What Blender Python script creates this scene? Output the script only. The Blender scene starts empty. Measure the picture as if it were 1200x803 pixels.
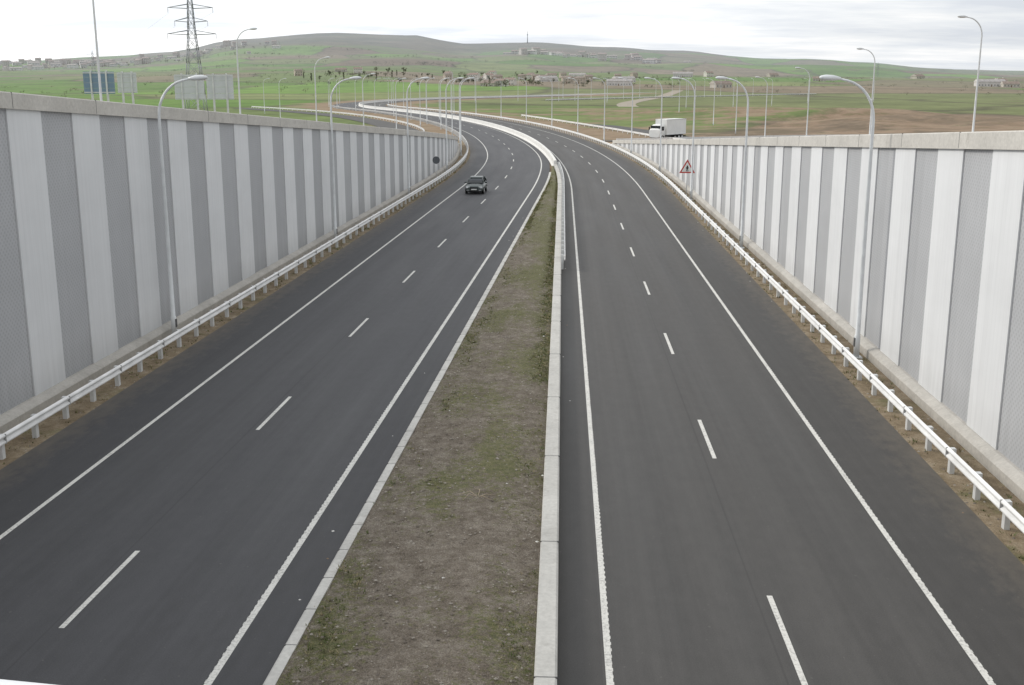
import bpy, math, random
from mathutils import Vector, noise, Matrix
random.seed(7)
scene = bpy.context.scene
R = math.radians

# ------------------------------------------------------------------ helpers
class MB:
    def __init__(s): s.v=[]; s.f=[]; s.m=[]; s.uv=[]; s.sm=[]
    def add(s, pts): 
        n=len(s.v); s.v.extend([tuple(p) for p in pts]); return n
    def face(s, idx, mat=0, uv=None, smooth=False):
        s.f.append(tuple(idx)); s.m.append(mat); s.uv.append(uv); s.sm.append(smooth)
    def quad(s, a,b,c,d, mat=0, uv=None, smooth=False):
        n=s.add([a,b,c,d]); s.face((n,n+1,n+2,n+3),mat,uv,smooth)
    def box(s, x0,x1,y0,y1,z0,z1, mat=0, M=None):
        p=[Vector(q) for q in [(x0,y0,z0),(x1,y0,z0),(x1,y1,z0),(x0,y1,z0),(x0,y0,z1),(x1,y0,z1),(x1,y1,z1),(x0,y1,z1)]]
        if M: p=[M@q for q in p]
        n=s.add(p)
        for q in [(3,2,1,0),(4,5,6,7),(0,1,5,4),(1,2,6,5),(2,3,7,6),(3,0,4,7)]:
            s.face([n+i for i in q],mat)
    def loft(s, rings, mat=0, cap=True, smooth=True, mats=None):
        k=len(rings[0]); ns=[s.add(r) for r in rings]
        for i in range(len(rings)-1):
            for j in range(k):
                a=ns[i]+j; b=ns[i]+(j+1)%k; c=ns[i+1]+(j+1)%k; d=ns[i+1]+j
                s.face((a,b,c,d), mats(i,j) if mats else mat, None, smooth)
        if cap:
            s.face([ns[0]+j for j in range(k)][::-1],mat); s.face([ns[-1]+j for j in range(k)],mat)
    def tube(s, path, radii, n=8, mat=0):
        rings=[]
        for i,p in enumerate(path):
            p=Vector(p)
            t=(Vector(path[min(i+1,len(path)-1)])-Vector(path[max(i-1,0)])).normalized()
            up=Vector((0,0,1)) if abs(t.z)<.9 else Vector((0,1,0))
            a=t.cross(up).normalized(); b=t.cross(a).normalized()
            r=radii[i] if isinstance(radii,(list,tuple)) else radii
            rings.append([p+a*math.cos(2*math.pi*j/n)*r+b*math.sin(2*math.pi*j/n)*r for j in range(n)])
        s.loft(rings,mat)
    def mesh(s, name, mats):
        me=bpy.data.meshes.new(name); me.from_pydata(s.v,[],s.f)
        for m in mats: me.materials.append(m)
        me.polygons.foreach_set('material_index',s.m)
        me.polygons.foreach_set('use_smooth',s.sm)
        if any(u is not None for u in s.uv):
            l=me.uv_layers.new(name='UVMap'); d=[]
            for f,u in zip(s.f,s.uv):
                if u is None: u=[(0,0)]*len(f)
                for q in u: d.extend(q)
            l.data.foreach_set('uv',d)
        me.update(); return me
    def obj(s, name, mats, loc=(0,0,0), rz=0, parent=None, sc=1):
        return link(name, s.mesh(name,mats), loc, rz, parent, sc)
def link(name, me, loc=(0,0,0), rz=0, parent=None, sc=1):
    o=bpy.data.objects.new(name,me); o.location=loc; o.rotation_euler=(0,0,rz); o.scale=(sc,sc,sc)
    scene.collection.objects.link(o)
    if parent: o.parent=parent
    return o

def mat(name, col, rough=.8, metal=0, var=0, vscale=3, spec=.3):
    m=bpy.data.materials.new(name); m.use_nodes=True; nt=m.node_tree; b=nt.nodes['Principled BSDF']
    b.inputs['Base Color'].default_value=(*col,1); b.inputs['Roughness'].default_value=rough
    b.inputs['Metallic'].default_value=metal; b.inputs['Specular IOR Level'].default_value=spec
    if var:
        tc=nt.nodes.new('ShaderNodeTexCoord')
        n=nt.nodes.new('ShaderNodeTexNoise'); n.inputs['Scale'].default_value=vscale; n.inputs['Detail'].default_value=2
        nt.links.new(tc.outputs['Object'],n.inputs['Vector'])
        r=nt.nodes.new('ShaderNodeMapRange'); r.inputs['From Min'].default_value=.3; r.inputs['From Max'].default_value=.7
        r.inputs['To Min'].default_value=1-var; r.inputs['To Max'].default_value=1+var
        nt.links.new(n.outputs['Fac'],r.inputs['Value'])
        mx=nt.nodes.new('ShaderNodeVectorMath'); mx.operation='SCALE'; mx.inputs[0].default_value=col
        nt.links.new(r.outputs[0],mx.inputs['Scale']); nt.links.new(mx.outputs[0],b.inputs['Base Color'])
    return m
class NT:
    def __init__(s,m): s.t=m.node_tree; s.b=s.t.nodes['Principled BSDF']
    def n(s,t,**k):
        x=s.t.nodes.new(t)
        for a,v in k.items(): setattr(x,a,v)
        return x
    def l(s,a,b): s.t.links.new(a,b)
    def setin(s,sock,v):
        if isinstance(v,bpy.types.NodeSocket): s.l(v,sock)
        else: sock.default_value=v
    def math(s,op,a,b=0,c=0,clamp=False):
        x=s.n('ShaderNodeMath',operation=op); x.use_clamp=clamp
        s.setin(x.inputs[0],a); s.setin(x.inputs[1],b); s.setin(x.inputs[2],c)
        return x.outputs[0]
    def noise(s,vec,scale,detail=5,rough=.55):
        x=s.n('ShaderNodeTexNoise'); x.inputs['Scale'].default_value=scale; x.inputs['Detail'].default_value=detail; x.inputs['Roughness'].default_value=rough
        s.l(vec,x.inputs['Vector']); return x.outputs['Fac']
    def mr(s,v,a,b,c,d):
        x=s.n('ShaderNodeMapRange'); s.l(v,x.inputs['Value'])
        for i,q in zip(('From Min','From Max','To Min','To Max'),(a,b,c,d)): x.inputs[i].default_value=q
        return x.outputs[0]
    def mix(s,f,a,b,blend='MIX'):
        x=s.n('ShaderNodeMix',data_type='RGBA',blend_type=blend)
        s.setin(x.inputs[0],f)
        for so,v in ((x.inputs[6],a),(x.inputs[7],b)):
            if isinstance(v,tuple): v=(*v,1) if len(v)==3 else v
            s.setin(so,v)
        return x.outputs[2]
    def scale(s,col,f):
        x=s.n('ShaderNodeVectorMath',operation='SCALE'); s.setin(x.inputs[0],col); s.setin(x.inputs['Scale'],f); return x.outputs[0]
    def mapping(s,vec,sc):
        x=s.n('ShaderNodeMapping'); x.inputs['Scale'].default_value=sc; s.l(vec,x.inputs['Vector']); return x.outputs[0]
    def ramp(s,f,stops,interp='LINEAR'):
        x=s.n('ShaderNodeValToRGB'); x.color_ramp.interpolation=interp; e=x.color_ramp.elements
        while len(e)<len(stops): e.new(.5)
        for el,(p,c) in zip(e,stops): el.position=p; el.color=(*c,1)
        s.l(f,x.inputs[0]); return x.outputs[0]

# ------------------------------------------------------------------ alignment
CX=4.45; S0=110; R1=700; L1=300; R2=260; L2=250
def center(s):
    if s<=S0: return CX,s,0.
    if s<=S0+L1:
        a=(s-S0)/R1; return CX-R1*(1-math.cos(a)), S0+R1*math.sin(a), a
    a1=L1/R1; x1=CX-R1*(1-math.cos(a1)); y1=S0+R1*math.sin(a1)
    ox=x1+R2*math.cos(a1); oy=y1+R2*math.sin(a1)
    if s<=S0+L1+L2:
        a=a1-(s-S0-L1)/R2; return ox-R2*math.cos(a), oy-R2*math.sin(a), a
    a=a1-L2/R2; x2=ox-R2*math.cos(a); y2=oy-R2*math.sin(a); d=s-S0-L1-L2
    return x2-math.sin(a)*d, y2+math.cos(a)*d, a
def P(s,u,z=0):
    x,y,a=center(s); return Vector((x+u*math.cos(a), y+u*math.sin(a), z))
def heading(s): return center(s)[2]
def offL(s):
    v=-15.2+.0365*s; k=.25; q=(-9.5-v)/k
    return -9.5-k*(q if q>30 else math.log(1+math.exp(q)))
_tab=[(center(s)[1],center(s)[0],s) for s in range(-420,960,2)]
def s_of_y(y):
    if y<=S0: return y
    lo,hi=0,len(_tab)-1
    if y>=_tab[hi][0]: return _tab[hi][2]
    while hi-lo>1:
        m=(lo+hi)//2
        if _tab[m][0]<=y: lo=m
        else: hi=m
    f=(y-_tab[lo][0])/(_tab[hi][0]-_tab[lo][0]); return _tab[lo][2]+2*f
def xc(y): return center(s_of_y(y))[0]
SEND=940
topL=lambda s: 10.4-.06*(max(s,-25)-35)
topR=lambda s: 9.5-.055*(max(s,-25)-30)
WL,WR=190,186
def interp(x,pts):
    if x<=pts[0][0]: return pts[0][1]
    for (a,b),(c,d) in zip(pts,pts[1:]):
        if x<=c:
            t=(x-a)/(c-a); t=t*t*(3-2*t); return b+(d-b)*t
    return pts[-1][1]
RIDGE=[(-900,60),(-300,80),(0,75),(110,69),(200,63),(290,47),(400,40),(480,41),(545,51),(620,50),(700,57),(800,62),(900,69),(1000,75),(1100,81),(1200,85),(1600,86),(2400,70)]
def side_h(y,left):
    yy=max(y,-20)
    g=(9.4-.06*(yy-35)) if left else (8.7-.055*(yy-30))
    k=.6; return (g if g/k>30 else k*math.log(1+math.exp(g/k)))-.1
def far_h(x,y):
    d=math.hypot(x,y)
    if d<720 or y<-200: return 0
    az=math.atan2(x,y)+R(2.55)
    px=600+1345*math.tan(max(-1.2,min(1.2,az)))
    H=10.8+3.76*(92-interp(px,RIDGE))
    t=(d-720)/(5200-720)
    if t<=1: sh=.22*t+.78*t*t
    else: sh=1-.5*min(1,((t-1)/.8))**2*1.4
    n=noise.noise(Vector((x/700,y/700,3)))*32*min(1,t*1.6)*(1 if t<.85 else .4)
    n+=noise.noise(Vector((x/220,y/220,9)))*8*min(1,t*2)
    n+=noise.noise(Vector((x/70,y/70,5)))*1.2*min(1,t*2)
    return H*sh+n
def ground(x,y):
    return side_h(y, x<xc(min(y,700)) )+far_h(x,y)

# ------------------------------------------------------------------ materials
def asphalt_mat(name, base):
    m=mat(name,(.05,.05,.05),.85); N=NT(m)
    uv=N.n('ShaderNodeTexCoord').outputs['UV']
    sep=N.n('ShaderNodeSeparateXYZ'); N.l(uv,sep.inputs[0]); u=sep.outputs[0]
    au=N.math('ABSOLUTE',u)
    lane=N.math('LESS_THAN',au,3.6)
    d=N.math('ABSOLUTE',N.math('SUBTRACT',N.math('ABSOLUTE',N.math('SUBTRACT',au,1.8)),.78))
    track=N.mr(d,0.,.55,1,0)
    big=N.noise(N.mapping(uv,(.45,.05,1)),1,3)
    streak=N.noise(N.mapping(uv,(5,.04,1)),1,2)
    fine=N.noise(N.mapping(uv,(38,38,1)),1,2,.75)
    mid=N.noise(N.mapping(uv,(2.6,1.3,1)),1,4,.7)
    f=N.math('ADD',N.mr(big,.3,.7,.84,1.15),N.mr(streak,.3,.7,-.08,.08))
    f=N.math('ADD',f,N.mr(fine,.25,.75,-.32,.32))
    f=N.math('ADD',f,N.mr(mid,.3,.7,-.09,.09))
    f=N.math('ADD',f,N.math('MULTIPLY',N.math('MULTIPLY',track,lane),.09))
    # darker oil band at the middle of each lane
    f=N.math('SUBTRACT',f,N.math('MULTIPLY',N.mr(N.math('ABSOLUTE',N.math('SUBTRACT',au,1.8)),0,.35,1,0),.06))
    # paving joint beside the centre line
    f=N.math('MULTIPLY',f,N.mr(N.math('ABSOLUTE',N.math('ADD',u,.22)),.0,.035,.72,1.))
    f=N.math('MULTIPLY',f,N.mr(lane,0,1,.84,1.0))
    col=N.scale(base,f)
    spots=N.noise(N.mapping(uv,(9,9,1)),1,1,.5)
    col=N.mix(N.mr(spots,.74,.78,0,.4),col,(.13,.125,.115))
    edge=N.mr(N.math('ADD',au,N.mr(mid,.3,.7,-.5,.5)),5.0,6.3,0,.6)
    col=N.mix(edge,col,(.13,.11,.085))
    N.l(col,N.b.inputs['Base Color'])
    N.b.inputs['Specular IOR Level'].default_value=.45
    N.l(N.mr(big,.3,.7,.6,.76),N.b.inputs['Roughness'])
    return m
M_asL=asphalt_mat('asphalt_left',(.052,.052,.056))
M_asR=asphalt_mat('asphalt_right',(.060,.057,.054))
M_asS=mat('asphalt_side',(.10,.098,.095),.9,var=.2,vscale=.5)
def paint():
    m=mat('road_paint',(.72,.71,.68),.7); N=NT(m)
    uv=N.n('ShaderNodeTexCoord').outputs['Object']
    a=N.noise(uv,14,3,.7); b=N.noise(uv,1.1,2)
    f=N.mr(N.math('ADD',a,N.math('MULTIPLY',b,.35)),.64,.86,0,.65)
    N.l(N.mix(f,(.66,.65,.61),(.24,.235,.225)),N.b.inputs['Base Color']); return m
M_paint=paint()
def wallmat(name,col,w,dots):
    m=mat(name,col,.75); N=NT(m)
    uv=N.n('ShaderNodeTexCoord').outputs['UV']
    sep=N.n('ShaderNodeSeparateXYZ'); N.l(uv,sep.inputs[0]); u=sep.outputs[0]; v=sep.outputs[1]
    idx=N.math('FLOOR',N.math('DIVIDE',u,w))
    wn=N.n('ShaderNodeTexWhiteNoise',noise_dimensions='1D'); N.l(idx,wn.inputs['W'])
    f=N.mr(wn.outputs['Value'],0,1,.96,1.04)
    st=N.noise(N.mapping(uv,(3.,.16,1)),1,4,.65); bl=N.noise(N.mapping(uv,(.35,.5,1)),1,3,.6)
    f=N.math('MULTIPLY',f,N.mr(st,.25,.75,.95,1.04)); f=N.math('MULTIPLY',f,N.mr(bl,.3,.7,.965,1.03))
    f=N.math('MULTIPLY',f,N.mr(N.math('ADD',v,N.math('MULTIPLY',st,1.2)),.9,2.2,.84,1.))
    if dots:
        k=2*math.pi/.20
        dd=N.math('MULTIPLY',N.math('SINE',N.math('MULTIPLY',u,k)),N.math('SINE',N.math('MULTIPLY',v,k)))
        dd=N.mr(dd,.1,.7,0,1)
        f=N.math('MULTIPLY',f,N.mr(dd,0,1,1.03,.86))
    else:
        h=N.math('SINE',N.math('MULTIPLY',u,2*math.pi/.275))
        f=N.math('MULTIPLY',f,N.mr(h,.7,1,1.,.97))
    N.l(N.scale(col,f),N.b.inputs['Base Color'])
    return m
M_pl=wallmat('panel_light',(.73,.74,.75),2.2,False)
M_pg=wallmat('panel_grey',(.44,.447,.46),2.2,True)
def concrete(name,col,var=.14,stain=.45):
    m=mat(name,col,.9); N=NT(m); o=N.n('ShaderNodeTexCoord').outputs['Object']
    a=N.noise(o,.6,3,.65); b=N.noise(o,9,3,.7)
    f=N.math('MULTIPLY',N.mr(a,.3,.7,1-var,1+var),N.mr(b,.3,.7,.90,1.10))
    c=N.scale(col,f); c=N.mix(N.mr(N.noise(o,2.2,4,.75),.56,.74,0,stain),c,(col[0]*.5,col[1]*.48,col[2]*.44))
    N.l(c,N.b.inputs['Base Color']); return m
M_conc=concrete('concrete',(.44,.42,.385)); M_cope=concrete('coping_concrete',(.55,.53,.49),.08)
M_jers=concrete('barrier_concrete',(.74,.73,.70),.06,.25); M_kerb=concrete('kerb_concrete',(.52,.51,.48))
M_dark=mat('joint_dark',(.12,.12,.12),.9)
M_galv=mat('galvanised_steel',(.66,.67,.67),.5,.2,var=.10,vscale=2)
M_rail=mat('guardrail_steel',(.78,.78,.77),.5,.05,var=.10,vscale=1.5)
M_pole=mat('lamp_pole_steel',(.68,.70,.71),.5,.05,var=.08,vscale=2)
M_lens=mat('lamp_lens',(.75,.76,.74),.2)

def dirt_mat():
    m=mat('verge_dirt',(.2,.17,.13),.95); N=NT(m); o=N.n('ShaderNodeTexCoord').outputs['Object']
    c=N.ramp(N.noise(o,1.3,5,.75),[(.3,(.12,.09,.055)),(.5,(.22,.17,.11)),(.7,(.31,.26,.19))])
    c=N.mix(N.mr(N.noise(o,.5,4,.7),.54,.68,0,.6),c,(.10,.105,.04))
    c=N.scale(c,N.mr(N.noise(o,35,2,.8),.3,.7,.65,1.35))
    N.l(c,N.b.inputs['Base Color']); return m
M_dirt=dirt_mat()

def median_mat():
    m=mat('median_soil',(.2,.17,.13),.97); N=NT(m); o=N.n('ShaderNodeTexCoord').outputs['Object']
    at=N.n('ShaderNodeAttribute',attribute_name='grass').outputs['Fac']
    soil=N.ramp(N.noise(o,2.4,6,.8),[(.32,(.095,.076,.057)),(.5,(.175,.148,.118)),(.68,(.27,.24,.20))])
    peb=N.n('ShaderNodeTexVoronoi'); peb.inputs['Scale'].default_value=17; N.l(o,peb.inputs['Vector'])
    soil=N.mix(N.mr(peb.outputs['Distance'],.08,.34,.7,0),soil,N.ramp(peb.outputs['Color'],[(0,(.08,.068,.052)),(.45,(.18,.155,.125)),(.8,(.32,.29,.25)),(1,(.52,.49,.45))]))
    gr=N.ramp(N.noise(o,7,5,.85),[(.3,(.05,.062,.02)),(.5,(.115,.12,.045)),(.72,(.23,.20,.11))])
    fn=N.noise(o,6,5,.85)
    f=N.math('ADD',at,N.mr(fn,.3,.7,-.7,.7))
    c=N.mix(N.mr(f,.34,.80,0,.85),soil,gr)
    c=N.scale(c,N.mr(N.noise(o,32,2,.85),.3,.7,.5,1.5))
    N.l(c,N.b.inputs['Base Color'])
    bp=N.n('ShaderNodeBump'); bp.inputs['Strength'].default_value=1.; bp.inputs['Distance'].default_value=.06
    N.l(N.noise(o,14,3,.8),bp.inputs['Height']); N.l(bp.outputs[0],N.b.inputs['Normal']); return m
M_med=median_mat()

def terrain_mat():
    m=mat('terrain',(.1,.12,.05),.97,spec=.1); N=NT(m)
    o=N.n('ShaderNodeTexCoord').outputs['Object']
    wob=N.n('ShaderNodeTexNoise'); wob.inputs['Scale'].default_value=.004; wob.inputs['Detail'].default_value=3; N.l(o,wob.inputs['Vector'])
    vadd=N.n('ShaderNodeVectorMath',operation='MULTIPLY_ADD'); N.l(wob.outputs['Color'],vadd.inputs[0]); vadd.inputs[1].default_value=(190,190,0); N.l(o,vadd.inputs[2])
    mp=N.mapping(vadd.outputs[0],(1/240,1/330,0))
    v=N.n('ShaderNodeTexVoronoi',voronoi_dimensions='2D'); v.inputs['Scale'].default_value=1; N.l(mp,v.inputs['Vector'])
    sp=N.n('ShaderNodeSeparateColor'); N.l(v.outputs['Color'],sp.inputs[0])
    fld=N.ramp(sp.outputs[0],[(0,(.145,.19,.06)),(.15,(.20,.175,.105)),(.27,(.115,.20,.035)),(.42,(.22,.175,.115)),(.52,(.165,.185,.075)),(.64,(.15,.25,.045)),(.80,(.18,.135,.09)),(.88,(.19,.22,.08))],'CONSTANT')
    e=N.n('ShaderNodeTexVoronoi',voronoi_dimensions='2D',feature='DISTANCE_TO_EDGE'); e.inputs['Scale'].default_value=1; N.l(mp,e.inputs['Vector'])
    fld=N.mix(N.mr(e.outputs['Distance'],.0,.035,.75,0),fld,(.085,.075,.045))
    fld=N.scale(fld,N.mr(N.noise(o,.012,5,.7),.3,.7,.66,1.3))
    fld=N.scale(fld,N.mr(N.noise(o,.15,3,.75),.3,.7,.75,1.25))
    scr=N.mr(N.noise(o,.006,5,.8),.56,.63,0,.75)
    fld=N.mix(scr,fld,N.ramp(N.noise(o,.03,3,.7),[(.4,(.085,.08,.045)),(.6,(.19,.145,.09))]))
    sepx=N.n('ShaderNodeSeparateXYZ'); N.l(o,sepx.inputs[0])
    moor=N.ramp(N.noise(o,.004,6,.75),[(.35,(.085,.078,.062)),(.65,(.22,.18,.13))])
    fld=N.mix(N.mr(N.math('ADD',sepx.outputs[2],N.mr(N.noise(o,.002,3),.3,.7,-35,35)),88,122,0,.92),fld,moor)
    at=N.n('ShaderNodeAttribute',attribute_name='dirt').outputs['Fac']
    df=N.math('ADD',at,N.mr(N.noise(o,.045,5,.75),.3,.7,-.42,.42))
    dirt=N.ramp(N.noise(o,.12,5,.75),[(.3,(.14,.125,.06)),(.45,(.25,.175,.115)),(.58,(.30,.22,.15)),(.72,(.16,.16,.075))])
    c=N.mix(N.mr(df,.35,.6,0,.95),fld,dirt)
    ln=N.n('ShaderNodeVectorMath',operation='LENGTH'); N.l(o,ln.inputs[0])
    c=N.mix(N.mr(ln.outputs['Value'],350,5200,0.04,.60),c,(.35,.38,.40))  # distance haze painted in as paler, greyer ground colour
    N.l(c,N.b.inputs['Base Color']); return m
M_ter=terrain_mat()

# ------------------------------------------------------------------ terrain
rows=[-900,-500,-300,-160,-100,-60]+list(range(-40,480,4))+list(range(480,1000,10))+list(range(1000,2500,25))+list(range(2500,6600,60))+[6800,7200,7800,8600,9600,12000]
outs=[0,1,3,6,10,15,22,30,40,52,66,82,100,125,150,180,215,255,300,350,410,480]+list(range(560,3300,85))+[3500,3900,4500,5500,7500,11000]
tv=[];dirtv=[]
for y in rows:
    s=s_of_y(y); X,_,a=center(s); ca=math.cos(a)
    if y>S0: X=xc(y)
    lo=(offL(s)-8.30)/ca; ro=8.30/ca
    cols=[lo-.14-d for d in outs[::-1]]+[lo, lo*.6, lo*.25, ro*.5, ro]+[ro+.14+d for d in outs]
    for i,u in enumerate(cols):
        inside = lo-.01<=u<=ro+.01
        w=math.exp(-(max(abs(u)-70,0)/450)**2); x=u+CX*(1-w)+ (X)*w if abs(u)>70 else u+X
        if inside: z=-.10+ (far_h(x,y) if y>700 else 0)
        else:
            z=side_h(y,u<0)+far_h(x,y)
            # low spoil banks to the right of the cutting
            if u>0 and 150<y<480: 
                b=math.exp(-((u-95)/38)**2)*math.exp(-((y-300)/80)**2); z+=2.6*b*(1+noise.noise(Vector((x/18,y/18,0))))
        tv.append((x,y,z))
        dd=min(abs(u-lo),abs(u-ro)) if not inside else 0
        near=max(0,1-dd/ (45 if y<260 else 26))
        if u>0 and 60<y<420: near=max(near,.62*math.exp(-((u-90)/75)**2))
        if y<-50 or y>800: near*=.2
        dirtv.append(near*.9)
nc=len(cols); tf=[]
for j in range(len(rows)-1):
    for i in range(nc-1):
        a=j*nc+i; tf.append((a,a+1,a+nc+1,a+nc))
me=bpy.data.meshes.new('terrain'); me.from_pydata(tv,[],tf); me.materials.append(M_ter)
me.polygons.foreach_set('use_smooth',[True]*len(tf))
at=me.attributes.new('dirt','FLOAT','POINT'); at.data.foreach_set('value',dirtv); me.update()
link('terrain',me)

# ------------------------------------------------------------------ ribbons
def srange(s0,s1,st):
    n=max(1,int(round((s1-s0)/st))); return [s0+(s1-s0)*i/n for i in range(n+1)]
def ribbon(mb,s0,s1,st,ua,ub,z,mt=0,uref=lambda s:0):
    ss=srange(s0,s1,st)
    for a,b in zip(ss,ss[1:]):
        A,B,C,D=P(a,ua(a),z),P(a,ub(a),z),P(b,ub(b),z),P(b,ua(b),z)
        uv=[(ua(a)-uref(a),a),(ub(a)-uref(a),a),(ub(b)-uref(b),b),(ua(b)-uref(b),b)]
        mb.quad(A,B,C,D,mt,uv)
def extrude(mb,prof,s0,s1,st,uo,mt=0,smooth=False,closed=True):
    ss=srange(s0,s1,st); k=len(prof); prev=None
    for s in ss:
        n=mb.add([P(s,uo(s)+p[0],p[1]) for p in prof])
        if prev is not None:
            for j in range(k if closed else k-1):
                j2=(j+1)%k
                mb.face((prev+j,prev+j2,n+j2,n+j),mt,None,smooth)
        else: first=n
        prev=n
    if closed:
        mb.face([first+j for j in range(k)],mt); mb.face([prev+j for j in range(k)][::-1],mt)
mb=MB(); ribbon(mb,-60,SEND,3,lambda s:-4.44,lambda s:6.15,0,0); mb.obj('road',[M_asR])
mb=MB(); innerL=lambda s:min(offL(s)+4.76,-4.88)
ribbon(mb,-60,SEND,3,lambda s:offL(s)-6.15,innerL,0.0,0,offL); mb.obj('road',[M_asL])
def line(mb,s0,s1,uo,w,teeth=0):
    ribbon(mb,s0,s1,3,lambda s:uo(s)-w/2,lambda s:uo(s)+w/2,.005)
    if teeth:
        s=s0
        while s<min(s1,70):
            a=uo(s)+teeth*w/2; b=a+teeth*random.uniform(.008,.02)
            mb.quad(*( [P(s,min(a,b),.005),P(s,max(a,b),.005),P(s+.12,max(a,b),.005),P(s+.12,min(a,b),.005)]))
            s+=.25
mb=MB()
line(mb,-20,SEND,lambda s:-3.48,.13,1); line(mb,-20,SEND,lambda s:3.5,.13,1)
line(mb,-20,SEND,lambda s:offL(s)+3.7,.14,-1); line(mb,-20,SEND,lambda s:offL(s)-3.62,.13)
s=31.2-12.7*3
while s<SEND:
    ribbon(mb,s,s+3.8,2,lambda q:.02,lambda q:.14,.005); s+=12.7
s=20.2-13.1*3
while s<SEND:
    ribbon(mb,s,s+3.8,2,lambda q:offL(q)-.05,lambda q:offL(q)+.07,.005); s+=13.1
mb.obj('road_markings',[M_paint])
mb=MB()
ribbon(mb,-60,WL+20,3,lambda s:offL(s)-7.75,lambda s:offL(s)-6.0,-.012)
ribbon(mb,-60,WR+20,3,lambda s:6.0,lambda s:7.75,-.012)
mb.obj('verge',[M_dirt])
mb=MB(); ke=132
extrude(mb,[(-.24,-.05),(-.24,.10),(-.20,.13),(0,.13),(0,-.05)],-60,ke,2,lambda s:offL(s)+5.0)
s=0
while s<100:
    mb.box(-.243,.0,-.008,.008,0,.134,1,Matrix.Translation(P(s,offL(s)+5.0))); s+=1.5
mb.obj('kerb',[M_kerb,M_dark])
mb=MB()
extrude(mb,[(-.22,-.05),(-.21,.40),(-.18,.43),(.16,.43),(.20,.40),(.21,-.05)],-60,140,2,lambda s:-4.65)
s=0.
while s<140:
    mb.box(-.212,.212,-.012,.012,0,.434,1,Matrix.Translation(P(s,-4.65))@Matrix.Rotation(heading(s),4,'Z')); s+=6
mb.obj('median_wall',[concrete('median_wall_concrete',(.50,.49,.46),.1),M_dark])
mb=MB()
extrude(mb,[(-.34,-.05),(-.34,.08),(-.20,.30),(-.16,.88),(-.13,.91),(.13,.91),(.16,.88),(.20,.30),(.34,.08),(.34,-.05)],140.1,SEND,3,lambda s:-4.66)
mb.obj('concrete_barrier',[M_jers])

# ------------------------------------------------------------------ guardrails
W=[(0,.43),(.07,.47),(.075,.52),(.01,.57),(.01,.62),(.075,.67),(.07,.72),(0,.76)]
def guardrail(s0,s1,uo,face,pst=2.0,z=0.):
    mb=MB()
    prof=[(face*p[0],p[1]+z) for p in W]
    extrude(mb,prof,s0,s1,2,uo,0,True,False)
    s=s0+.3
    while s<s1:
        M=Matrix.Translation(P(s,uo(s)))@Matrix.Rotation(heading(s),4,'Z')
        x0,x1=sorted((-face*.04,-face*.18)); mb.box(x0,x1,-.09,.09,-.1,.72+z,1,M)
        x0,x1=sorted((-face*.04,face*.0)); mb.box(x0,x1,-.14,.14,.45+z,.70+z,1,M)
        s+=pst
    s=s0+2.3
    while s<min(s1,90):   # lap joints of the beam
        M=Matrix.Translation(P(s,uo(s)))@Matrix.Rotation(heading(s),4,'Z')
        x0,x1=sorted((face*.0,face*.081)); mb.box(x0,x1,-.012,.012,.45+z,.745+z,2,M); s+=4
    return mb.obj('guardrail',[M_rail,M_galv,mat('steel_lap_joint',(.35,.35,.35),.6)])
guardrail(-20,470,lambda s:6.45,-1)
guardrail(-20,470,lambda s:offL(s)-6.5,1)
guardrail(64,139,lambda s:-4.28,1,2.0,.12)

# ------------------------------------------------------------------ panel walls
def wall(left):
    pw=2.2 if left else 2.4; mb=MB(); top=topL if left else topR; send=WL if left else WR
    sg=-1 if left else 1
    uo=(lambda s:offL(s)-8.05) if left else (lambda s:8.02)
    s=-24.2; i=0
    ss=srange(-24,send,2.)
    for a,b in zip(ss,ss[1:]):
        mb.quad(P(a,uo(a)+sg*.16,0),P(b,uo(b)+sg*.16,0),P(b,uo(b)+sg*.16,top(b)-.3),P(a,uo(a)+sg*.16,top(a)-.3),4)
    while s<send-.1:
        a,b=s+.012,min(s+pw,send)-.012
        rec=0 if i%2 else .05
        mtl=0 if i%2 else 1
        ta,tb=top(a)-.5,top(b)-.5
        za=.4
        if tb>za+.1:
            A=[P(a,uo(a)+sg*rec,za),P(b,uo(b)+sg*rec,za),P(b,uo(b)+sg*rec,tb),P(a,uo(a)+sg*rec,ta)]
            mb.quad(*A,mtl,[(a,za),(b,za),(b,tb),(a,ta)])
            for e,t in ((a,ta),(b,tb)):
                mb.quad(P(e,uo(e)+sg*rec,za),P(e,uo(e)+sg*.16,za),P(e,uo(e)+sg*.16,t),P(e,uo(e)+sg*rec,t),mtl,[(e,za),(e,za),(e,t),(e,t)])
        s+=pw; i+=1
    ss=srange(-24,send,6.); prev=None
    for q in ss:
        t=top(q)
        pr=[(-.10,t-.52),(-.10,t-.03),(-.06,t),(.42,t),(.46,t-.03),(.46,t-.9)]
        n=mb.add([P(q,uo(q)+sg*p[0],p[1]) for p in pr]+[P(q,uo(q)+sg*.16,t-.52)])
        if prev is not None:
            for j in range(5): mb.face((prev+j,prev+j+1,n+j+1,n+j),2)
            mb.face((prev+6,prev,n,n+6),2)
            M=Matrix.Translation(P(q,uo(q)))@Matrix.Rotation(heading(q),4,'Z')
            x0,x1=sorted((-sg*.104,sg*.2)); mb.box(x0,x1,-.012,.012,t-.5,t+.003,4,M)
        prev=n
    q=send; t=top(q)
    mb.quad(P(q,uo(q)-sg*.1,-.1),P(q,uo(q)+sg*.46,-.1),P(q,uo(q)+sg*.46,t-.03),P(q,uo(q)-sg*.1,t-.03),2)
    extrude(mb,[(sg*-.33,-.1),(sg*-.33,.30),(sg*-.27,.36),(sg*-.06,.46),(sg*.1,.46),(sg*.1,-.1)],-24,send,3,uo,3)
    return mb.obj('retaining_wall',[M_pl,M_pg,M_cope,M_conc,M_dark])
wall(True); wall(False)

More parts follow.
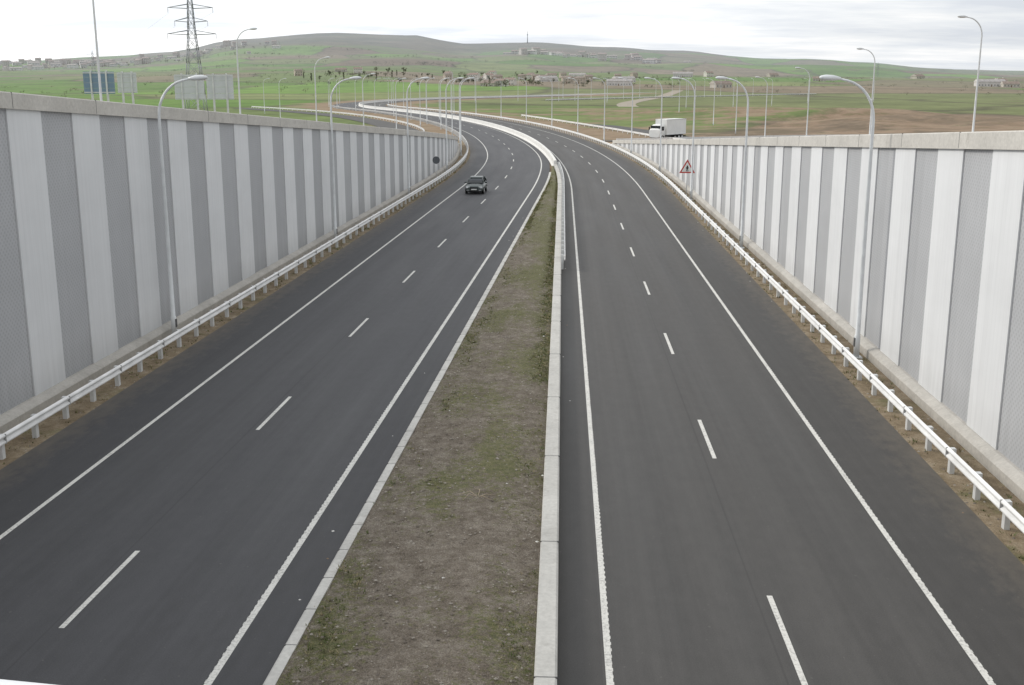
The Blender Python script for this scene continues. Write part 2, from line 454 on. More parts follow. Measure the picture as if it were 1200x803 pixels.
# ------------------------------------------------------------------ overpass the photographer stands on
mb=MB()
def railpt(x,off=0): return (x,.884-.13*(x+.498)+off)
xs=[-26,-20,-14,-8,-4,-2,0,2,6,12,18,24]
for a,b in zip(xs,xs[1:]):
    ya,yb=railpt(a)[1],railpt(b)[1]
    n=mb.add([(a,ya+.25,9.18),(b,yb+.25,9.18),(b,yb-9,9.18),(a,ya-9,9.18),(a,ya+.25,8.3),(b,yb+.25,8.3),(b,yb-9,8.3),(a,ya-9,8.3)])
    for q in ((0,1,2,3),(7,6,5,4),(0,4,5,1),(2,6,7,3)): mb.face([n+i for i in q],0)
A=railpt(-26);B=railpt(24)
for yo in (0,-8.7):
    mb.tube([(A[0],A[1]+yo,10.238),(B[0],B[1]+yo,10.238)],.032,12,1)
    for h in (9.45,9.7,9.95): mb.tube([(A[0],A[1]+yo,h),(B[0],B[1]+yo,h)],.015,6,1)
    for k in range(26):
        x=-25.5+k*1.95; y=railpt(x)[1]+yo; mb.box(x-.03,x+.03,y-.03,y+.03,9.1,10.21,1)
mb.obj('overpass',[M_conc,mat('railing_white',(.75,.76,.78),.5)])

# ------------------------------------------------------------------ median ground with grass
def gfac(x,y):
    n=noise.fractal(Vector((x*.5,y*.22,1.7)),1.,2.,4)
    n2=noise.noise(Vector((x*1.7,y*.9,5.)))
    g=.40+n*.62+n2*.34+min(max((y-30)/60,0),1)*.34
    c=(x+2.6)/2.4
    g+=.14*c if y>25 else 0
    return max(0,min(1,g))
mv=[];mg=[];mf=[]; NX=22
y=-40
ys=[]
while y<141: ys.append(y); y+=.22 if 10<y<60 else .6
for y in ys:
    a=offL(y)+4.99; b=-4.86
    if a>b: a=b-.02
    for i in range(NX+1):
        u=a+(b-a)*i/NX; p=P(y,u)
        e=min(i,NX-i)/NX*2
        z=.10+.16*min(1,e*2)*(.6+.4*i/NX)+.05*noise.noise(Vector((p.x*1.6,p.y*1.2,0)))+.02*noise.noise(Vector((p.x*7,p.y*7,0)))
        z=min(z, .11 if i==0 else 1)
        mv.append((p.x,p.y,z)); mg.append(gfac(p.x,p.y))
for j in range(len(ys)-1):
    for i in range(NX):
        a=j*(NX+1)+i; mf.append((a,a+1,a+NX+2,a+NX+1))
me=bpy.data.meshes.new('median'); me.from_pydata(mv,[],mf); me.materials.append(M_med)
me.polygons.foreach_set('use_smooth',[True]*len(mf))
at=me.attributes.new('grass','FLOAT','POINT'); at.data.foreach_set('value',mg); me.update(); link('median_ground',me)

def tufts(name,pts,hmin,hmax,mats,nb=6):
    mb=MB()
    for (x,y,z) in pts:
        h=random.uniform(hmin,hmax); mt=random.choices(range(len(mats)),[5,4,4][:len(mats)])[0]
        for k in range(nb):
            a=random.random()*6.28; r=random.uniform(0,.10); l=random.uniform(.3,1.)*h
            bx,by=x+math.cos(a)*r,y+math.sin(a)*r; wv=random.uniform(.006,.013)*(1+y/60)
            pa=a+1.57; lean=random.uniform(.2,1.0)*l
            n=mb.add([(bx-math.cos(pa)*wv,by-math.sin(pa)*wv,z),(bx+math.cos(pa)*wv,by+math.sin(pa)*wv,z),(bx+math.cos(a)*lean,by+math.sin(a)*lean,z+l*.8)])
            mb.face((n,n+1,n+2),mt)
    return mb.obj(name,mats)
G1=mat('grass_green',(.09,.115,.035),.8); G2=mat('grass_olive',(.15,.145,.06),.85); G3=mat('grass_dry',(.29,.245,.145),.9)
pts=[]
tries=0
while len(pts)<15000 and tries<140000:
    tries+=1
    y=14+ (random.random()**1.3)*120
    a=offL(y)+5.05; b=-4.9
    if a>=b: continue
    x=random.uniform(a,b)+CX
    if random.random()<max(.03,(gfac(x,y)-.42)*1.4): pts.append((x,y,.17))
tufts('median_grass',pts,.03,.12,[G1,G2,G3])
pts=[]
for i in range(2800):
    y=random.uniform(20,150)
    if noise.noise(Vector((0,y*.25,3)))+random.uniform(-.3,.3)<-.1: continue
    if random.random()<.5: p=P(y,random.uniform(6.2,7.6))
    else: p=P(y,offL(y)-random.uniform(6.2,7.6))
    pts.append((p.x,p.y,-.02))
tufts('verge_grass',pts,.06,.20,[G2,G3,G1])
mb=MB()
def stone(mb,x,y,z,r,mt):
    n=mb.add([(x+r*random.uniform(.7,1.2)*a,y+r*random.uniform(.7,1.2)*b,z+r*.7*random.uniform(.6,1)*c) for a,b,c in ((1,0,0),(0,1,0),(-1,0,0),(0,-1,0),(0,0,1))])
    for q in ((0,1,4),(1,2,4),(2,3,4),(3,0,4)): mb.face([n+i for i in q],mt)
for i in range(6500):
    y=14+random.random()**1.4*80; a=offL(y)+5.1; b=-4.95
    if a>=b: continue
    u=random.uniform(a,b); p=P(y,u); e=min(u-a,b-u)
    stone(mb,p.x,p.y,.16+min(.07,e*.12),random.choice((.015,.02,.025,.03,.03,.045)),random.choice((0,1,1)))
for i in range(1500):
    y=random.uniform(18,120); L=random.random()<.5
    p=P(y,(offL(y)-random.uniform(6.1,7.7)) if L else random.uniform(6.1,7.7)); stone(mb,p.x,p.y,-.01,random.choice((.02,.03,.05)),random.choice((0,1)))
mb.obj('gravel',[mat('stone_light',(.34,.31,.27),.9),mat('stone_dark',(.18,.155,.13),.9)])
mb=MB()
for (x,y,r) in ((-1.4,28.2,.11),(-2.5,22.4,.09),(-.45,29,.05),(-.5,24.5,.05),(-3.6,35,.04),(-.7,46,.05),(-1.1,62,.06)): stone(mb,x,y,.2,r,0)
for i in range(30):
    y=random.uniform(16,90); u=random.choice((offL(y)+4.5,offL(y)+4.3,-4.2,-4.0,6.0)); p=P(y,u+random.uniform(-.15,.15)); stone(mb,p.x,p.y,0.0,random.uniform(.02,.045),random.choice((0,1)))
mb.obj('litter',[mat('paper_white',(.75,.74,.7),.7),mat('rubbish_brown',(.25,.18,.12),.8)])
mb=MB()
for k in range(5):
    a=random.uniform(0,6.28); x,y=-2.1,27.3
    mb.tube([(x,y,.2),(x+.25*math.cos(a),y+.25*math.sin(a),.32),(x+.5*math.cos(a+.4),y+.5*math.sin(a+.4),.24)],[.014,.010,.005],5)
mb.obj('dry_branch',[mat('dry_wood',(.42,.35,.26),.9)])

# ------------------------------------------------------------------ street lamps
def lamp_mesh(H=10.75):
    mb=MB(); ar=1.35
    path=[(0,0,.0),(0,0,.9),(0,0,.92),(0,0,H*.45),(0,0,H-1.5)]; rad=[.12,.115,.095,.08,.062]
    for i in range(1,9):
        a=i/8*R(78); path.append((ar*(1-math.cos(a)),0,H-1.5+1.5*math.sin(a))); rad.append(.06-.015*i/8)
    reach=ar*.79+.35
    path.append((reach,0,path[-1][2]+.07)); rad.append(.04)
    mb.tube(path,rad,10,0)
    mb.box(-.2,.2,-.2,.2,-.05,.04,0)
    mb.box(-.03,.13,-.07,.07,.45,.80,2)
    z=path[-1][2]; rings=[]
    for t,wd,h0,h1 in ((0,.05,-.05,.05),(.12,.11,-.07,.08),(.3,.16,-.10,.12),(.55,.17,-.11,.12),(.72,.13,-.08,.08),(.8,.05,-.03,.03)):
        ring=[]
        for j in range(10):
            a=2*math.pi*j/10; c=math.cos(a); q=math.sin(a)
            ring.append((reach-.1+t,c*wd,z+.06*t+(q*h1 if q>0 else -q*h0)))
        rings.append(ring)
    mb.loft(rings,0,True,True,lambda i,j:1 if (i in(2,3) and j in (6,7,8)) else 0)
    return mb.mesh('street_lamp',[M_pole,M_lens,M_dark])
LM=lamp_mesh()
def lamp(s,u,z,right):
    p=P(s,u,z); link('street_lamp',LM,p,heading(s)+(0 if right else math.pi))
s=46.0
while s<520: lamp(s,offL(s)-7.45,0,True); s+=29.5
s=14.2
while s<520: lamp(s,7.30,0,False); s+=29.5
for y in (10,44,78,112,147,182,218,255,295,335): link('street_lamp',LM,(-32,y,side_h(y,True)),0)
for y in (30,64,97,129,162,195,228,262,300,340): link('street_lamp',LM,(34.4,y,side_h(y,False)),math.pi)
for (x,y,a) in ((-75,300,.5),(-95,360,.5),(-40,520,.3),(-22,560,.2),(0,600,0),(45,420,2.5),(65,440,2.5),(85,470,2.6),(20,520,2.8),(60,560,3),(110,520,3),(150,560,3.)):
    link('street_lamp',LM,(x,y,ground(x,y)),a)
def at_px(px,d):
    az=math.atan((px-600)/1345)-R(2.55); return d*math.sin(az),d*math.cos(az)
for k in range(13):
    x,y=at_px(655+k*19,560+k*14); link('street_lamp',LM,(x,y,ground(x,y)),2.2)

# ------------------------------------------------------------------ service roads
def dense_path(pts,st=5):
    L=[Vector((*p,0)) for p in pts]; dense=[]
    for i in range(len(L)-1):
        p0=L[max(i-1,0)];p1=L[i];p2=L[i+1];p3=L[min(i+2,len(L)-1)]
        n=max(2,int((p2-p1).length/st))
        for k in range(n):
            t=k/n; dense.append(.5*((2*p1)+(p2-p0)*t+(2*p0-5*p1+4*p2-p3)*t*t+(3*p1-p0-3*p2+p3)*t**3))
    dense.append(L[-1]); return dense
def path_road(name,pts,w,mt):
    mb=MB(); dense=dense_path(pts); prev=None
    for i,p in enumerate(dense):
        t=(dense[min(i+1,len(dense)-1)]-dense[max(i-1,0)]).normalized(); nn=Vector((t.y,-t.x,0))
        q=[]
        for k in range(3):
            v=p+nn*w*(k-1)*.5; v.z=ground(v.x,v.y)+.09; q.append(v)
        n=mb.add(q)
        if prev is not None:
            mb.face((prev,prev+1,n+1,n),0); mb.face((prev+1,prev+2,n+2,n+1),0)
        prev=n
    return mb.obj(name,[mt])
def path_rail(name,pts,h0,h1,mt,post=4):
    mb=MB(); dense=dense_path(pts,4); prev=None
    for i,p in enumerate(dense):
        g=ground(p.x,p.y); n=mb.add([(p.x,p.y,g+h0),(p.x,p.y,g+h1),(p.x+.06,p.y,g+h1),(p.x+.06,p.y,g+h0)])
        if prev is not None:
            for j in range(4): mb.face((prev+j,prev+(j+1)%4,n+(j+1)%4,n+j),0)
        mb.box(p.x-.06,p.x+.06,p.y-.06,p.y+.06,g-.2,g+h1-.03,0); prev=n
    return mb.obj(name,[mt])
M_track=mat('gravel_track',(.33,.29,.235),.95,var=.2,vscale=.4)
path_road('service_road',[(-27,-60),(-27,60),(-27,160),(-32,230),(-52,300),(-80,360),(-120,420)],7,M_asS)
path_road('service_road',[(28,-60),(28,60),(28,140),(26,180),(18,230),(6,280)],7,M_asS)
path_road('side_road',[(8,196),(19,203),(40,214),(80,225)],7,M_asS)
path_road('dirt_track',[(24,262),(30,330),(26,420),(30,520),(60,700),(90,900)],8,M_track)
x0=[at_px(640+k*45,575+k*32) for k in range(8)]; path_road('side_road',x0,9,M_asS); path_rail('guardrail',[(a,b-6) for a,b in x0],.4,.75,M_rail)
path_rail('guardrail',[(22,150),(21,182),(13,228),(2,276),(-12,330)],.4,.75,M_rail)
path_rail('guardrail',[(9,190),(21,198),(42,209),(70,216)],.4,.75,M_rail)
path_rail('guardrail',[(-23,110),(-24,165),(-29,235),(-49,305),(-77,365),(-117,425)],.4,.75,M_rail)

# ------------------------------------------------------------------ pylon
def strut(mb,a,b,r=.09,mt=0): mb.tube([a,b],r,4,mt)
def pylon_mesh(H=37):
    mb=MB(); lv=[0,6,11,15.5,19.5,23,26,29,32,34.5]; 
    hw=lambda z: 3.0-(3.0-1.0)*min(z/26,1)-.35*max(0,(z-26)/8)
    C=((1,1),(1,-1),(-1,-1),(-1,1))
    for z0,z1 in zip(lv,lv[1:]):
        a,b=hw(z0),hw(z1)
        for i in range(4):
            c=C[i]; d=C[(i+1)%4]
            strut(mb,(c[0]*a,c[1]*a,z0),(c[0]*b,c[1]*b,z1),.12)
            strut(mb,(c[0]*a,c[1]*a,z0),(d[0]*b,d[1]*b,z1),.06); strut(mb,(d[0]*a,d[1]*a,z0),(c[0]*b,c[1]*b,z1),.06)
            strut(mb,(c[0]*b,c[1]*b,z1),(d[0]*b,d[1]*b,z1),.06)
    for c in C: strut(mb,(c[0]*hw(34.5),c[1]*hw(34.5),34.5),(0,0,H),.1)
    for z,l in ((24.,7.4),(27.8,5.0),(31.8,6.8)):
        for sx in (-1,1):
            for sy in (-1,1):
                strut(mb,(sx*hw(z),sy*hw(z),z),(sx*l,0,z+.3),.09); strut(mb,(sx*hw(z),sy*hw(z),z+1.3),(sx*l,0,z+.3),.09)
            for k in range(6): mb.tube([(sx*l,0,z+.2-k*.25),(sx*l,0,z+.1-k*.25)],.16,6,0)
    return mb.mesh('electricity_pylon',[mat('pylon_steel',(.34,.35,.38),.6,.2)])
PM=pylon_mesh()
link('electricity_pylon',PM,(-115,354,ground(-115,354)),.12)
link('electricity_pylon',PM,(-560,1350,ground(-560,1350)),.5)
link('electricity_pylon',PM,(620,2300,ground(620,2300)),.5)
mb=MB()
for z,l in ((24.,7.4),(27.8,5.),(31.8,6.8)):
    for sx in (-1,1):
        A=Vector((-115+sx*l,354,z-1.4)); B=Vector((-560+sx*l,1350,ground(-560,1350)+z-1.4)); pth=[]
        for k in range(15):
            t=k/14; q=A.lerp(B,t); q.z-=22*t*(1-t); pth.append(q)
        mb.tube(pth,.018,4)
mb.obj('power_lines',[mat('cable',(.25,.25,.25),.6)])
mb=MB(); mb.tube([(0,0,0),(0,0,28),(0,0,52)],[2.,1.4,.8],8); mb.box(-3,3,-3,3,0,4); mb.tube([(0,0,34),(0,0,38)],2.6,8)
x,y=at_px(618,5150)
mb.obj('communication_mast',[mat('mast',(.40,.41,.43),.7)],(x,y,ground(x,y)))

# ------------------------------------------------------------------ sign boards seen from behind
M_signback=mat('sign_back',(.60,.62,.64),.55,.1,var=.06,vscale=1); M_blue=mat('sign_blue',(.20,.28,.38),.5)
def board(x,y,w,z0,z1,rz,mt):
    g=ground(x,y); mb=MB()
    n=max(2,int(w/2.2))
    for k in range(4):
        h0=z0+(z1-z0)*k/4; h1=z0+(z1-z0)*(k+1)/4-.02
        mb.box(-w/2,w/2,-.03,.03,h0-g,h1-g,0)
    for i in range(n):
        xx=-w/2+w*(i+.5)/n
        mb.box(xx-.07,xx+.07,.05,.2,-.3,z1-g+.1,1)
        mb.box(xx-.08,xx+.08,-.16,-.04,-.3,z1-g+.05,1)
    mb.box(-w/2,w/2,-.06,-.035,z0-g+.1,z0-g+.2,1); mb.box(-w/2,w/2,-.06,-.035,z1-g-.2,z1-g-.1,1)
    mb.obj('road_sign_board',[mt,M_galv],(x,y,g),rz)
board(-48.9,119,3.2,9.2,11.5,.1,M_blue); board(-45.9,119,2.0,9.3,11.4,.1,M_signback)
board(-39.6,120,3.1,8.6,11.2,.1,M_signback); board(-36.4,120.3,2.8,8.6,11.2,.1,M_signback)

# ------------------------------------------------------------------ warning sign & round sign
M_red=mat('sign_red',(.50,.06,.05),.4); M_white=mat('sign_white',(.8,.8,.78),.4); M_black=mat('sign_black',(.02,.02,.02),.5)
def tri(mb,r,y,mt,cz):
    n=mb.add([(r*math.sin(a),y,cz+r*math.cos(a)) for a in (0,2*math.pi/3,4*math.pi/3)]); mb.face((n,n+1,n+2),mt)
mb=MB(); cz=2.75; r=.84
A=[(r*math.sin(a),cz+r*math.cos(a)) for a in (0,2*math.pi/3,4*math.pi/3)]
n=mb.add([(x,0,z) for x,z in A]+[(x,.03,z) for x,z in A])
for q in ((0,1,2),(5,4,3)): mb.face([n+i for i in q],0 if q[0]==0 else 3)
for i in range(3): mb.face((n+i,n+(i+1)%3,n+3+(i+1)%3,n+3+i),3)
tri(mb,.60,-.006,1,cz)
mb.box(-.06,.06,-.014,-.010,cz-.10,cz+.26,2); mb.box(-.13,.13,-.018,-.015,cz+.0,cz+.10,2); mb.box(-.10,-.03,-.014,-.010,cz-.25,cz-.105,2); mb.box(.03,.10,-.014,-.010,cz-.25,cz-.105,2)
mb.tube([(0,.08,-.1),(0,.08,cz+.5)],.04,8,3)
mb.obj('warning_sign',[M_red,M_white,M_black,M_galv],P(104,7.0),0.0)
mb=MB(); cz=2.25; n=24; rr_=.40
ring0=[(rr_*math.cos(2*math.pi*j/n),0,cz+rr_*math.sin(2*math.pi*j/n)) for j in range(n)]
mb.loft([ring0,[(a,.03,c) for a,_,c in ring0]],0)
mb.tube([(0,.07,-.1),(0,.07,cz+.2)],.035,8,1)
q=121; mb.obj('round_traffic_sign',[mat('sign_back_dark',(.12,.13,.14),.5),M_galv],P(q,offL(q)-7.1),0)

# ------------------------------------------------------------------ car
def rr(hw,z0,z1,y,n=16,e=3.2,hwt=None):
    out=[]; cz=(z0+z1)/2; hz=(z1-z0)/2
    for j in range(n):
        a=2*math.pi*(j+.5)/n; c,s_=math.cos(a),math.sin(a)
        x=math.copysign(abs(c)**(2/e),c); z=math.copysign(abs(s_)**(2/e),s_)
        w=hw if hwt is None else hw+(hwt-hw)*((z+1)/2)
        out.append((x*w,y,cz+z*hz))
    return out
def wheel(mb,x,y,r,w,tm,rm):
    sg=1 if x>0 else -1
    for (ra,rb,x0,x1,mt) in ((r,r,x-w/2,x+w/2,tm),(r*.62,r*.58,x+sg*w*.5,x+sg*(w*.5+.01),rm)):
        R0=[(x0,y+ra*math.cos(2*math.pi*j/18),r+ra*math.sin(2*math.pi*j/18)) for j in range(18)]
        R1_=[(x1,y+rb*math.cos(2*math.pi*j/18),r+rb*math.sin(2*math.pi*j/18)) for j in range(18)]
        mb.loft([R0,R1_],mt)
mb=MB()
st=[(-2.12,.62,.32,.62),(-2.05,.78,.24,.72),(-1.85,.85,.20,.80),(-1.4,.88,.19,.90),(-.9,.89,.19,.97),(0,.90,.19,.99),(1.2,.90,.20,1.0),(1.8,.86,.22,1.0),(2.05,.80,.26,.94),(2.12,.68,.34,.84)]
mb.loft([rr(h,a,b,y) for y,h,a,b in st],0)
gh=[(-.98,.80,.90,.98,.74),(-.30,.82,.90,1.40,.62),(.1,.82,.9,1.47,.60),(1.1,.82,.9,1.46,.60),(1.6,.80,.9,1.36,.60),(1.95,.76,.9,1.02,.68)]
mb.loft([rr(h,a,b,y,16,5,ht) for y,h,a,b,ht in gh],1)
rf=[(-.33,.58,1.385,1.425),(.1,.61,1.44,1.495),(1.1,.61,1.43,1.485),(1.6,.58,1.34,1.385)]
mb.loft([rr(h,a,b,y,12,4) for y,h,a,b in rf],0)
for sx in (-1,1):
    mb.tube([(sx*.80,-.98,.96),(sx*.645,-.30,1.42)],.035,6,0); mb.tube([(sx*.83,.35,.95),(sx*.64,.35,1.45)],.035,6,0); mb.tube([(sx*.80,1.9,.98),(sx*.62,1.5,1.42)],.06,6,0)
    M=Matrix.Translation((sx*.99,-.55,1.0)); mb.box(-.1,.1,-.06,.06,-.07,.08,0,M)
    M=Matrix.Translation((sx*.60,-2.02,.66))@Matrix.Rotation(-sx*.35,4,'Z'); mb.box(-.17,.17,-.07,.06,-.07,.08,2,M)
    mb.box(sx*.58-.12,sx*.58+.12,-2.135,-2.0,.385,.42,2)
    for y in (-1.32,1.32): wheel(mb,sx*.80,y,.32,.20,3,4)
mb.box(-.38,.38,-2.14,-2.05,.56,.68,3); mb.box(-.55,.55,-2.125,-2.0,.26,.38,3); mb.box(-.26,.26,-2.16,-2.13,.42,.52,5)
mb.box(-.62,-.1,-1.02,-.96,.955,.975,3); mb.box(.1,.62,-1.02,-.96,.955,.975,3)
carp=mat('car_paint',(.085,.10,.098),.28,.4); 
M_glass=mat('car_glass',(.02,.025,.03),.08,0,spec=.7)
cs=109; c=P(cs,offL(cs)-1.55)
mb.obj('car',[carp,M_glass,mat('headlight',(.75,.77,.78),.15),mat('tyre',(.02,.02,.02),.8),M_galv,M_white],(c.x,c.y,.006),heading(cs)-.035)

# ------------------------------------------------------------------ box truck
mb=MB()
mb.box(-1.25,1.25,-3.3,3.3,1.05,3.85,0)
for x in (-1.27,1.27):
    mb.box(x-.02,x+.02,-3.32,3.32,1.03,1.15,1); mb.box(x-.02,x+.02,-3.32,3.32,3.76,3.87,1)
for x in (-1.2,0,1.2): mb.box(x-.03,x+.03,-3.34,-3.31,1.1,3.8,1)
mb.box(-.45,.45,-3.3,5.2,.7,1.0,2)
cabr=[rr(1.12,.65,2.0,5.55,16,5),rr(1.2,.6,2.15,5.35,16,5),rr(1.2,.6,3.0,4.7,16,5,1.1),rr(1.2,.6,3.05,3.6,16,5,1.1)]
mb.loft(cabr,0)
mb.box(-1.0,1.0,5.05,5.36,2.0,2.7,3,Matrix.Translation((0,-.1,.05))); 
for sx in (-1,1):
    mb.box(sx*1.13-.06,sx*1.13+.06,4.1,4.9,1.9,2.6,3); mb.box(sx*1.4-.08,sx*1.4+.08,5.0,5.15,1.9,2.5,2)
    for y in (-2.2,-1.1,4.5): wheel(mb,sx*1.02,y,.5,.3,2,1)
mb.box(-1.2,1.2,-3.4,-3.3,.55,.75,2)
x,y=19.2,203.2
mb.obj('box_truck',[mat('truck_white',(.82,.82,.80),.5,var=.04,vscale=1),M_galv,mat('truck_black',(.03,.03,.03),.8),M_glass],(x,y,ground(x,y)+.1),R(142),None,.95)

# ------------------------------------------------------------------ houses
MW=mat('window_glass',(.14,.15,.16),.3); MD=mat('door_wood',(.15,.09,.05),.8)
def house_mesh(w,d,h,rh,wc,rc,i):
    mb=MB()
    mb.box(-w/2,w/2,-d/2,d/2,-3,h,0)
    e=.5
    a=[(-w/2-e,-d/2-e,h-.1),(w/2+e,-d/2-e,h-.1),(w/2+e,d/2+e,h-.1),(-w/2-e,d/2+e,h-.1),(-w/2-e,0,h+rh),(w/2+e,0,h+rh)]
    n=mb.add(a)
    for q in ((0,1,5,4),(2,3,4,5),(3,2,1,0)): mb.face([n+k for k in q],1)
    mb.face((n+1,n+2,n+5),0); mb.face((n+3,n,n+4),0)
    nf=max(1,int(h//3)); nw=max(2,int(w//3))
    for f in range(nf):
        for k in range(nw):
            x=-w/2+w*(k+.5)/nw
            for yy in (-d/2-.02,d/2+.02):
                if f==0 and k==nw//2: mb.box(x-.5,x+.5,yy-.03,yy+.03,0,2.1,3)
                else: mb.box(x-.5,x+.5,yy-.03,yy+.03,f*3+.9,f*3+2.1,2)
    mb.box(w*.25,w*.25+.7,-.4,.4,h+rh*.5,h+rh+1,0)
    return mb.mesh('house',[mat('house_wall_%d'%i,wc,.9,var=.1,vscale=.3),mat('house_roof_%d'%i,rc,.9,var=.2,vscale=.5),MW,MD])
HM=[house_mesh(12,9,6,2.2,(.62,.60,.55),(.28,.22,.19),0),house_mesh(16,10,3.5,2.5,(.50,.47,.42),(.27,.22,.19),1),
    house_mesh(10,9,7,2,(.45,.40,.34),(.27,.23,.20),2),house_mesh(28,13,5,2.5,(.60,.58,.56),(.36,.34,.33),3),house_mesh(11,9,9,2,(.64,.62,.58),(.29,.22,.19),4)]
HF=[house_mesh(12,9,6,2.2,(.58,.58,.58),(.34,.31,.30),5),house_mesh(22,11,6,2.,(.64,.64,.64),(.38,.36,.35),6),house_mesh(14,11,11,2,(.55,.53,.52),(.36,.32,.31),7)]  # far village houses, haze mixed into their wall and roof colours
def put_house(px,d,me,sc=1.):
    x,y=at_px(px,d); link('house',me,(x,y,ground(x,y)),random.uniform(-.6,.6),None,sc)
for i in range(24): put_house(random.gauss(588,42),random.uniform(1050,1700),HM[random.choice((0,1,2,2,4))],.85)
for i in range(14): put_house(random.uniform(640,760),random.uniform(1100,1700),HM[random.choice((1,2,3))],.85)
for i in range(100): put_house(random.choice((random.uniform(-20,330),random.gauss(110,50))),random.uniform(3500,4100),random.choice(HF),random.uniform(.9,1.5))
for i in range(40): put_house(random.gauss(690,50),random.uniform(3500,3900),random.choice(HF),random.uniform(1.,1.8))
for px,d,k in ((1160,1300,3),(1172,1320,0),(1184,1290,1),(1075,1650,1),(800,1700,3),(830,1750,0),(905,1900,1),(960,1500,1),(420,1700,0),(400,1750,1),(350,1600,2),(845,1000,1)): put_house(px,d,HM[k])

# ------------------------------------------------------------------ trees
LF=[mat('foliage_dark',(.065,.078,.045),.9),mat('foliage_olive',(.105,.11,.065),.9),mat('foliage_brown',(.14,.12,.09),.9),mat('bark',(.10,.085,.065),.95)]
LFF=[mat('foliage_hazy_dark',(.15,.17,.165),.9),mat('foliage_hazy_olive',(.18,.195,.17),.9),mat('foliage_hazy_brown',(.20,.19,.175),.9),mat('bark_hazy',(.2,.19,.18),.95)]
def add_tree(mb,x,y,z,h,kind,nleaf=70):
    th=h*(.28 if kind=='round' else .12 if kind=='poplar' else .08)
    mb.tube([(x,y,z-.5),(x,y,z+th),(x+.2,y,z+h*.8)],[h*.03,h*.022,h*.006],5,3)
    lobes=[]
    nl=7 if kind!='poplar' else 5
    for i in range(nl):
        if kind=='poplar': lobes.append((x+random.gauss(0,h*.02),y+random.gauss(0,h*.02),z+th+(h-th)*(i+.5)/nl,h*.10,h*.13))
        elif kind=='bush': lobes.append((x+random.gauss(0,h*.45),y+random.gauss(0,h*.45),z+h*random.uniform(.2,.6),h*.3,h*.24))
        else:
            a=random.random()*6.28; r=h*random.uniform(.05,.28); lobes.append((x+r*math.cos(a),y+r*math.sin(a),z+h*random.uniform(.38,.82),h*random.uniform(.14,.22),h*random.uniform(.11,.18)))
            mb.tube([(x,y,z+th*.9),lobes[-1][:3]],[h*.014,h*.004],4,3)
    base=random.choices((0,1,2),(5,3,2))[0]
    for i in range(nleaf):
        L=random.choice(lobes); v=Vector((random.gauss(0,1),random.gauss(0,1),random.gauss(0,1))).normalized()*random.uniform(.4,1.1)
        c=Vector((L[0]+v.x*L[3],L[1]+v.y*L[3],L[2]+v.z*L[4])); sz=h*random.uniform(.045,.09)
        a=Vector((random.gauss(0,1),random.gauss(0,1),random.gauss(0,1))).normalized(); b=a.orthogonal().normalized()
        mt=base if random.random()<.75 else random.choice((0,1))
        mb.quad(c+a*sz,c+b*sz,c-a*sz*.8,c-b*sz,mt)
near,far=MB(),MB()
def tp(px,d,h,kind='round',n=60):
    x,y=at_px(px,d)
    if y<930 and abs(x-xc(y))<45: return
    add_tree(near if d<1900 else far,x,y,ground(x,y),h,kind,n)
for i in range(80): tp(random.gauss(575,70),random.uniform(1000,1800),random.uniform(4,8),random.choice(('round','round','bush','bush')))
for i in range(34): tp(random.uniform(330,540),random.uniform(1300,1800),random.uniform(4,9),random.choice(('round','bush','poplar')))
for i in range(34): tp(random.uniform(640,800),random.uniform(1000,1800),random.uniform(3,6),'bush')
for i in range(90): tp(random.uniform(760,1230),random.uniform(800,1900),random.uniform(1.5,4),'bush',30)
for i in range(80): tp(random.uniform(-30,420),random.uniform(700,1900),random.uniform(1.5,4),'bush',30)
for k in range(30):
    x0,d0=random.uniform(-20,900),random.uniform(2300,3900); ln=random.uniform(20,80)
    for j in range(16): tp(x0+random.uniform(-ln,ln),d0+random.uniform(-25,25),random.uniform(4,8),'bush',14)
for i in range(120): tp(random.uniform(-20,330),random.uniform(3400,4000),random.uniform(6,10),'round',14)
for k in range(18):
    x0,d0=random.uniform(0,1150),random.uniform(900,1850); x1=x0+random.uniform(-160,160); d1=d0+random.uniform(-120,120)
    for j in range(20):
        t=j/19+random.uniform(-.02,.02); tp(x0+(x1-x0)*t,d0+(d1-d0)*t,random.uniform(1.5,3.5),'bush',20)
near.obj('distant_trees',LF); far.obj('distant_trees',LFF)

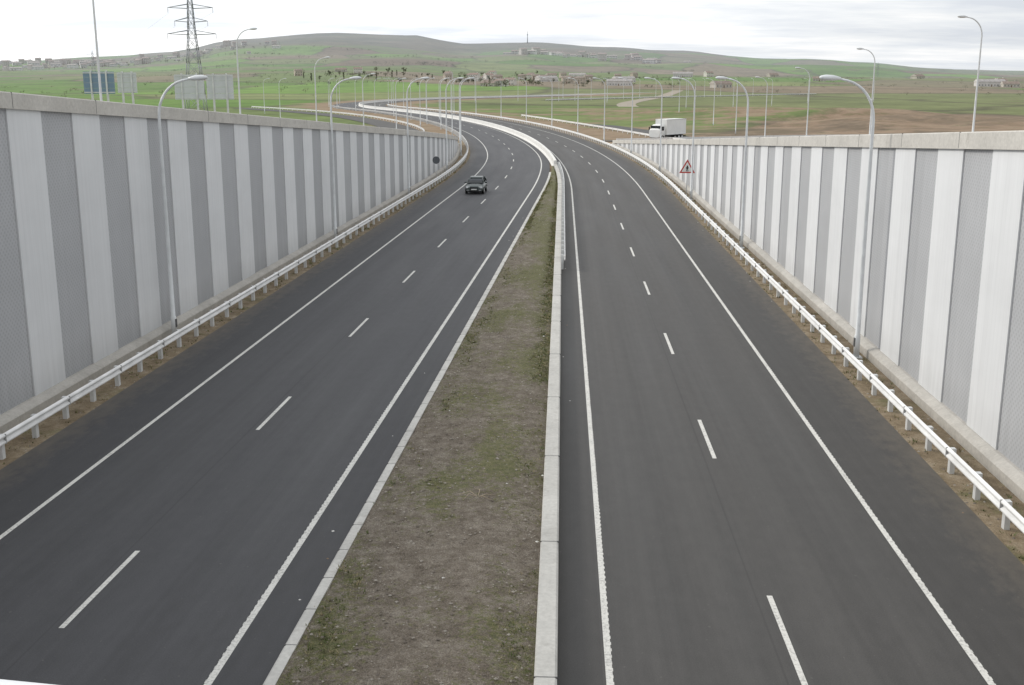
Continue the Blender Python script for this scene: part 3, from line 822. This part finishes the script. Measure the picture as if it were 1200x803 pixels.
# ------------------------------------------------------------------ world, sun, camera
el=R(30); azs=R(-62)
w=bpy.data.worlds.new('World'); scene.world=w; w.use_nodes=True; nt=w.node_tree; nt.nodes.clear()
class WN(NT):
    def __init__(s,t): s.t=t
N=WN(nt)
sky=N.n('ShaderNodeTexSky',sky_type='NISHITA'); sky.sun_disc=False; sky.sun_elevation=el; sky.sun_rotation=azs%(2*math.pi)
sky.air_density=1.2; sky.dust_density=2.5
dv=Vector((math.sin(azs)*math.cos(el),math.cos(azs)*math.cos(el),math.sin(el)))
tc=N.n('ShaderNodeTexCoord').outputs['Generated']
sp=N.n('ShaderNodeSeparateXYZ'); N.l(tc,sp.inputs[0])
den=N.math('ADD',N.math('MAXIMUM',sp.outputs[2],.0),.10)
cv=N.n('ShaderNodeCombineXYZ'); N.l(N.math('DIVIDE',sp.outputs[0],den),cv.inputs[0]); N.l(N.math('DIVIDE',sp.outputs[1],den),cv.inputs[1])
n1=N.noise(N.mapping(cv.outputs[0],(.6,1.1,1)),1.,5,.62)
n2=N.noise(N.mapping(cv.outputs[0],(.25,.6,1)),.9,2,.55)
cloud=N.ramp(n1,[(.36,(7.3,7.7,8.3)),(.5,(8.7,8.95,9.2)),(.60,(10.,10.,10.))])
dt=N.n('ShaderNodeVectorMath',operation='DOT_PRODUCT'); N.l(tc,dt.inputs[0]); dt.inputs[1].default_value=dv
cloud=N.scale(cloud,N.mr(dt.outputs['Value'],.1,.85,.95,1.35))
fac=N.mr(n2,.25,.5,.86,.97)
mixc=N.mix(fac,sky.outputs[0],cloud)
bg=N.n('ShaderNodeBackground'); bg.inputs['Strength'].default_value=.105; N.l(mixc,bg.inputs['Color'])
out=N.n('ShaderNodeOutputWorld'); N.l(bg.outputs[0],out.inputs[0])

ld=bpy.data.lights.new('sun','SUN'); ld.energy=1.8; ld.angle=R(14); ld.color=(1,.95,.87)
lo=bpy.data.objects.new('sun',ld); scene.collection.objects.link(lo)
lo.rotation_euler=dv.to_track_quat('Z','Y').to_euler(); lo.location=dv*100

cd=bpy.data.cameras.new('camera'); cam=bpy.data.objects.new('camera',cd); scene.collection.objects.link(cam)
cam.location=(0,0,10.8); cam.rotation_euler=(R(90-13.3),0,R(2.55)); cd.sensor_width=36; cd.lens=39.3; cd.clip_start=.1; cd.clip_end=20000
scene.camera=cam
scene.view_settings.view_transform='Standard'; scene.view_settings.look='None'; scene.view_settings.exposure=0
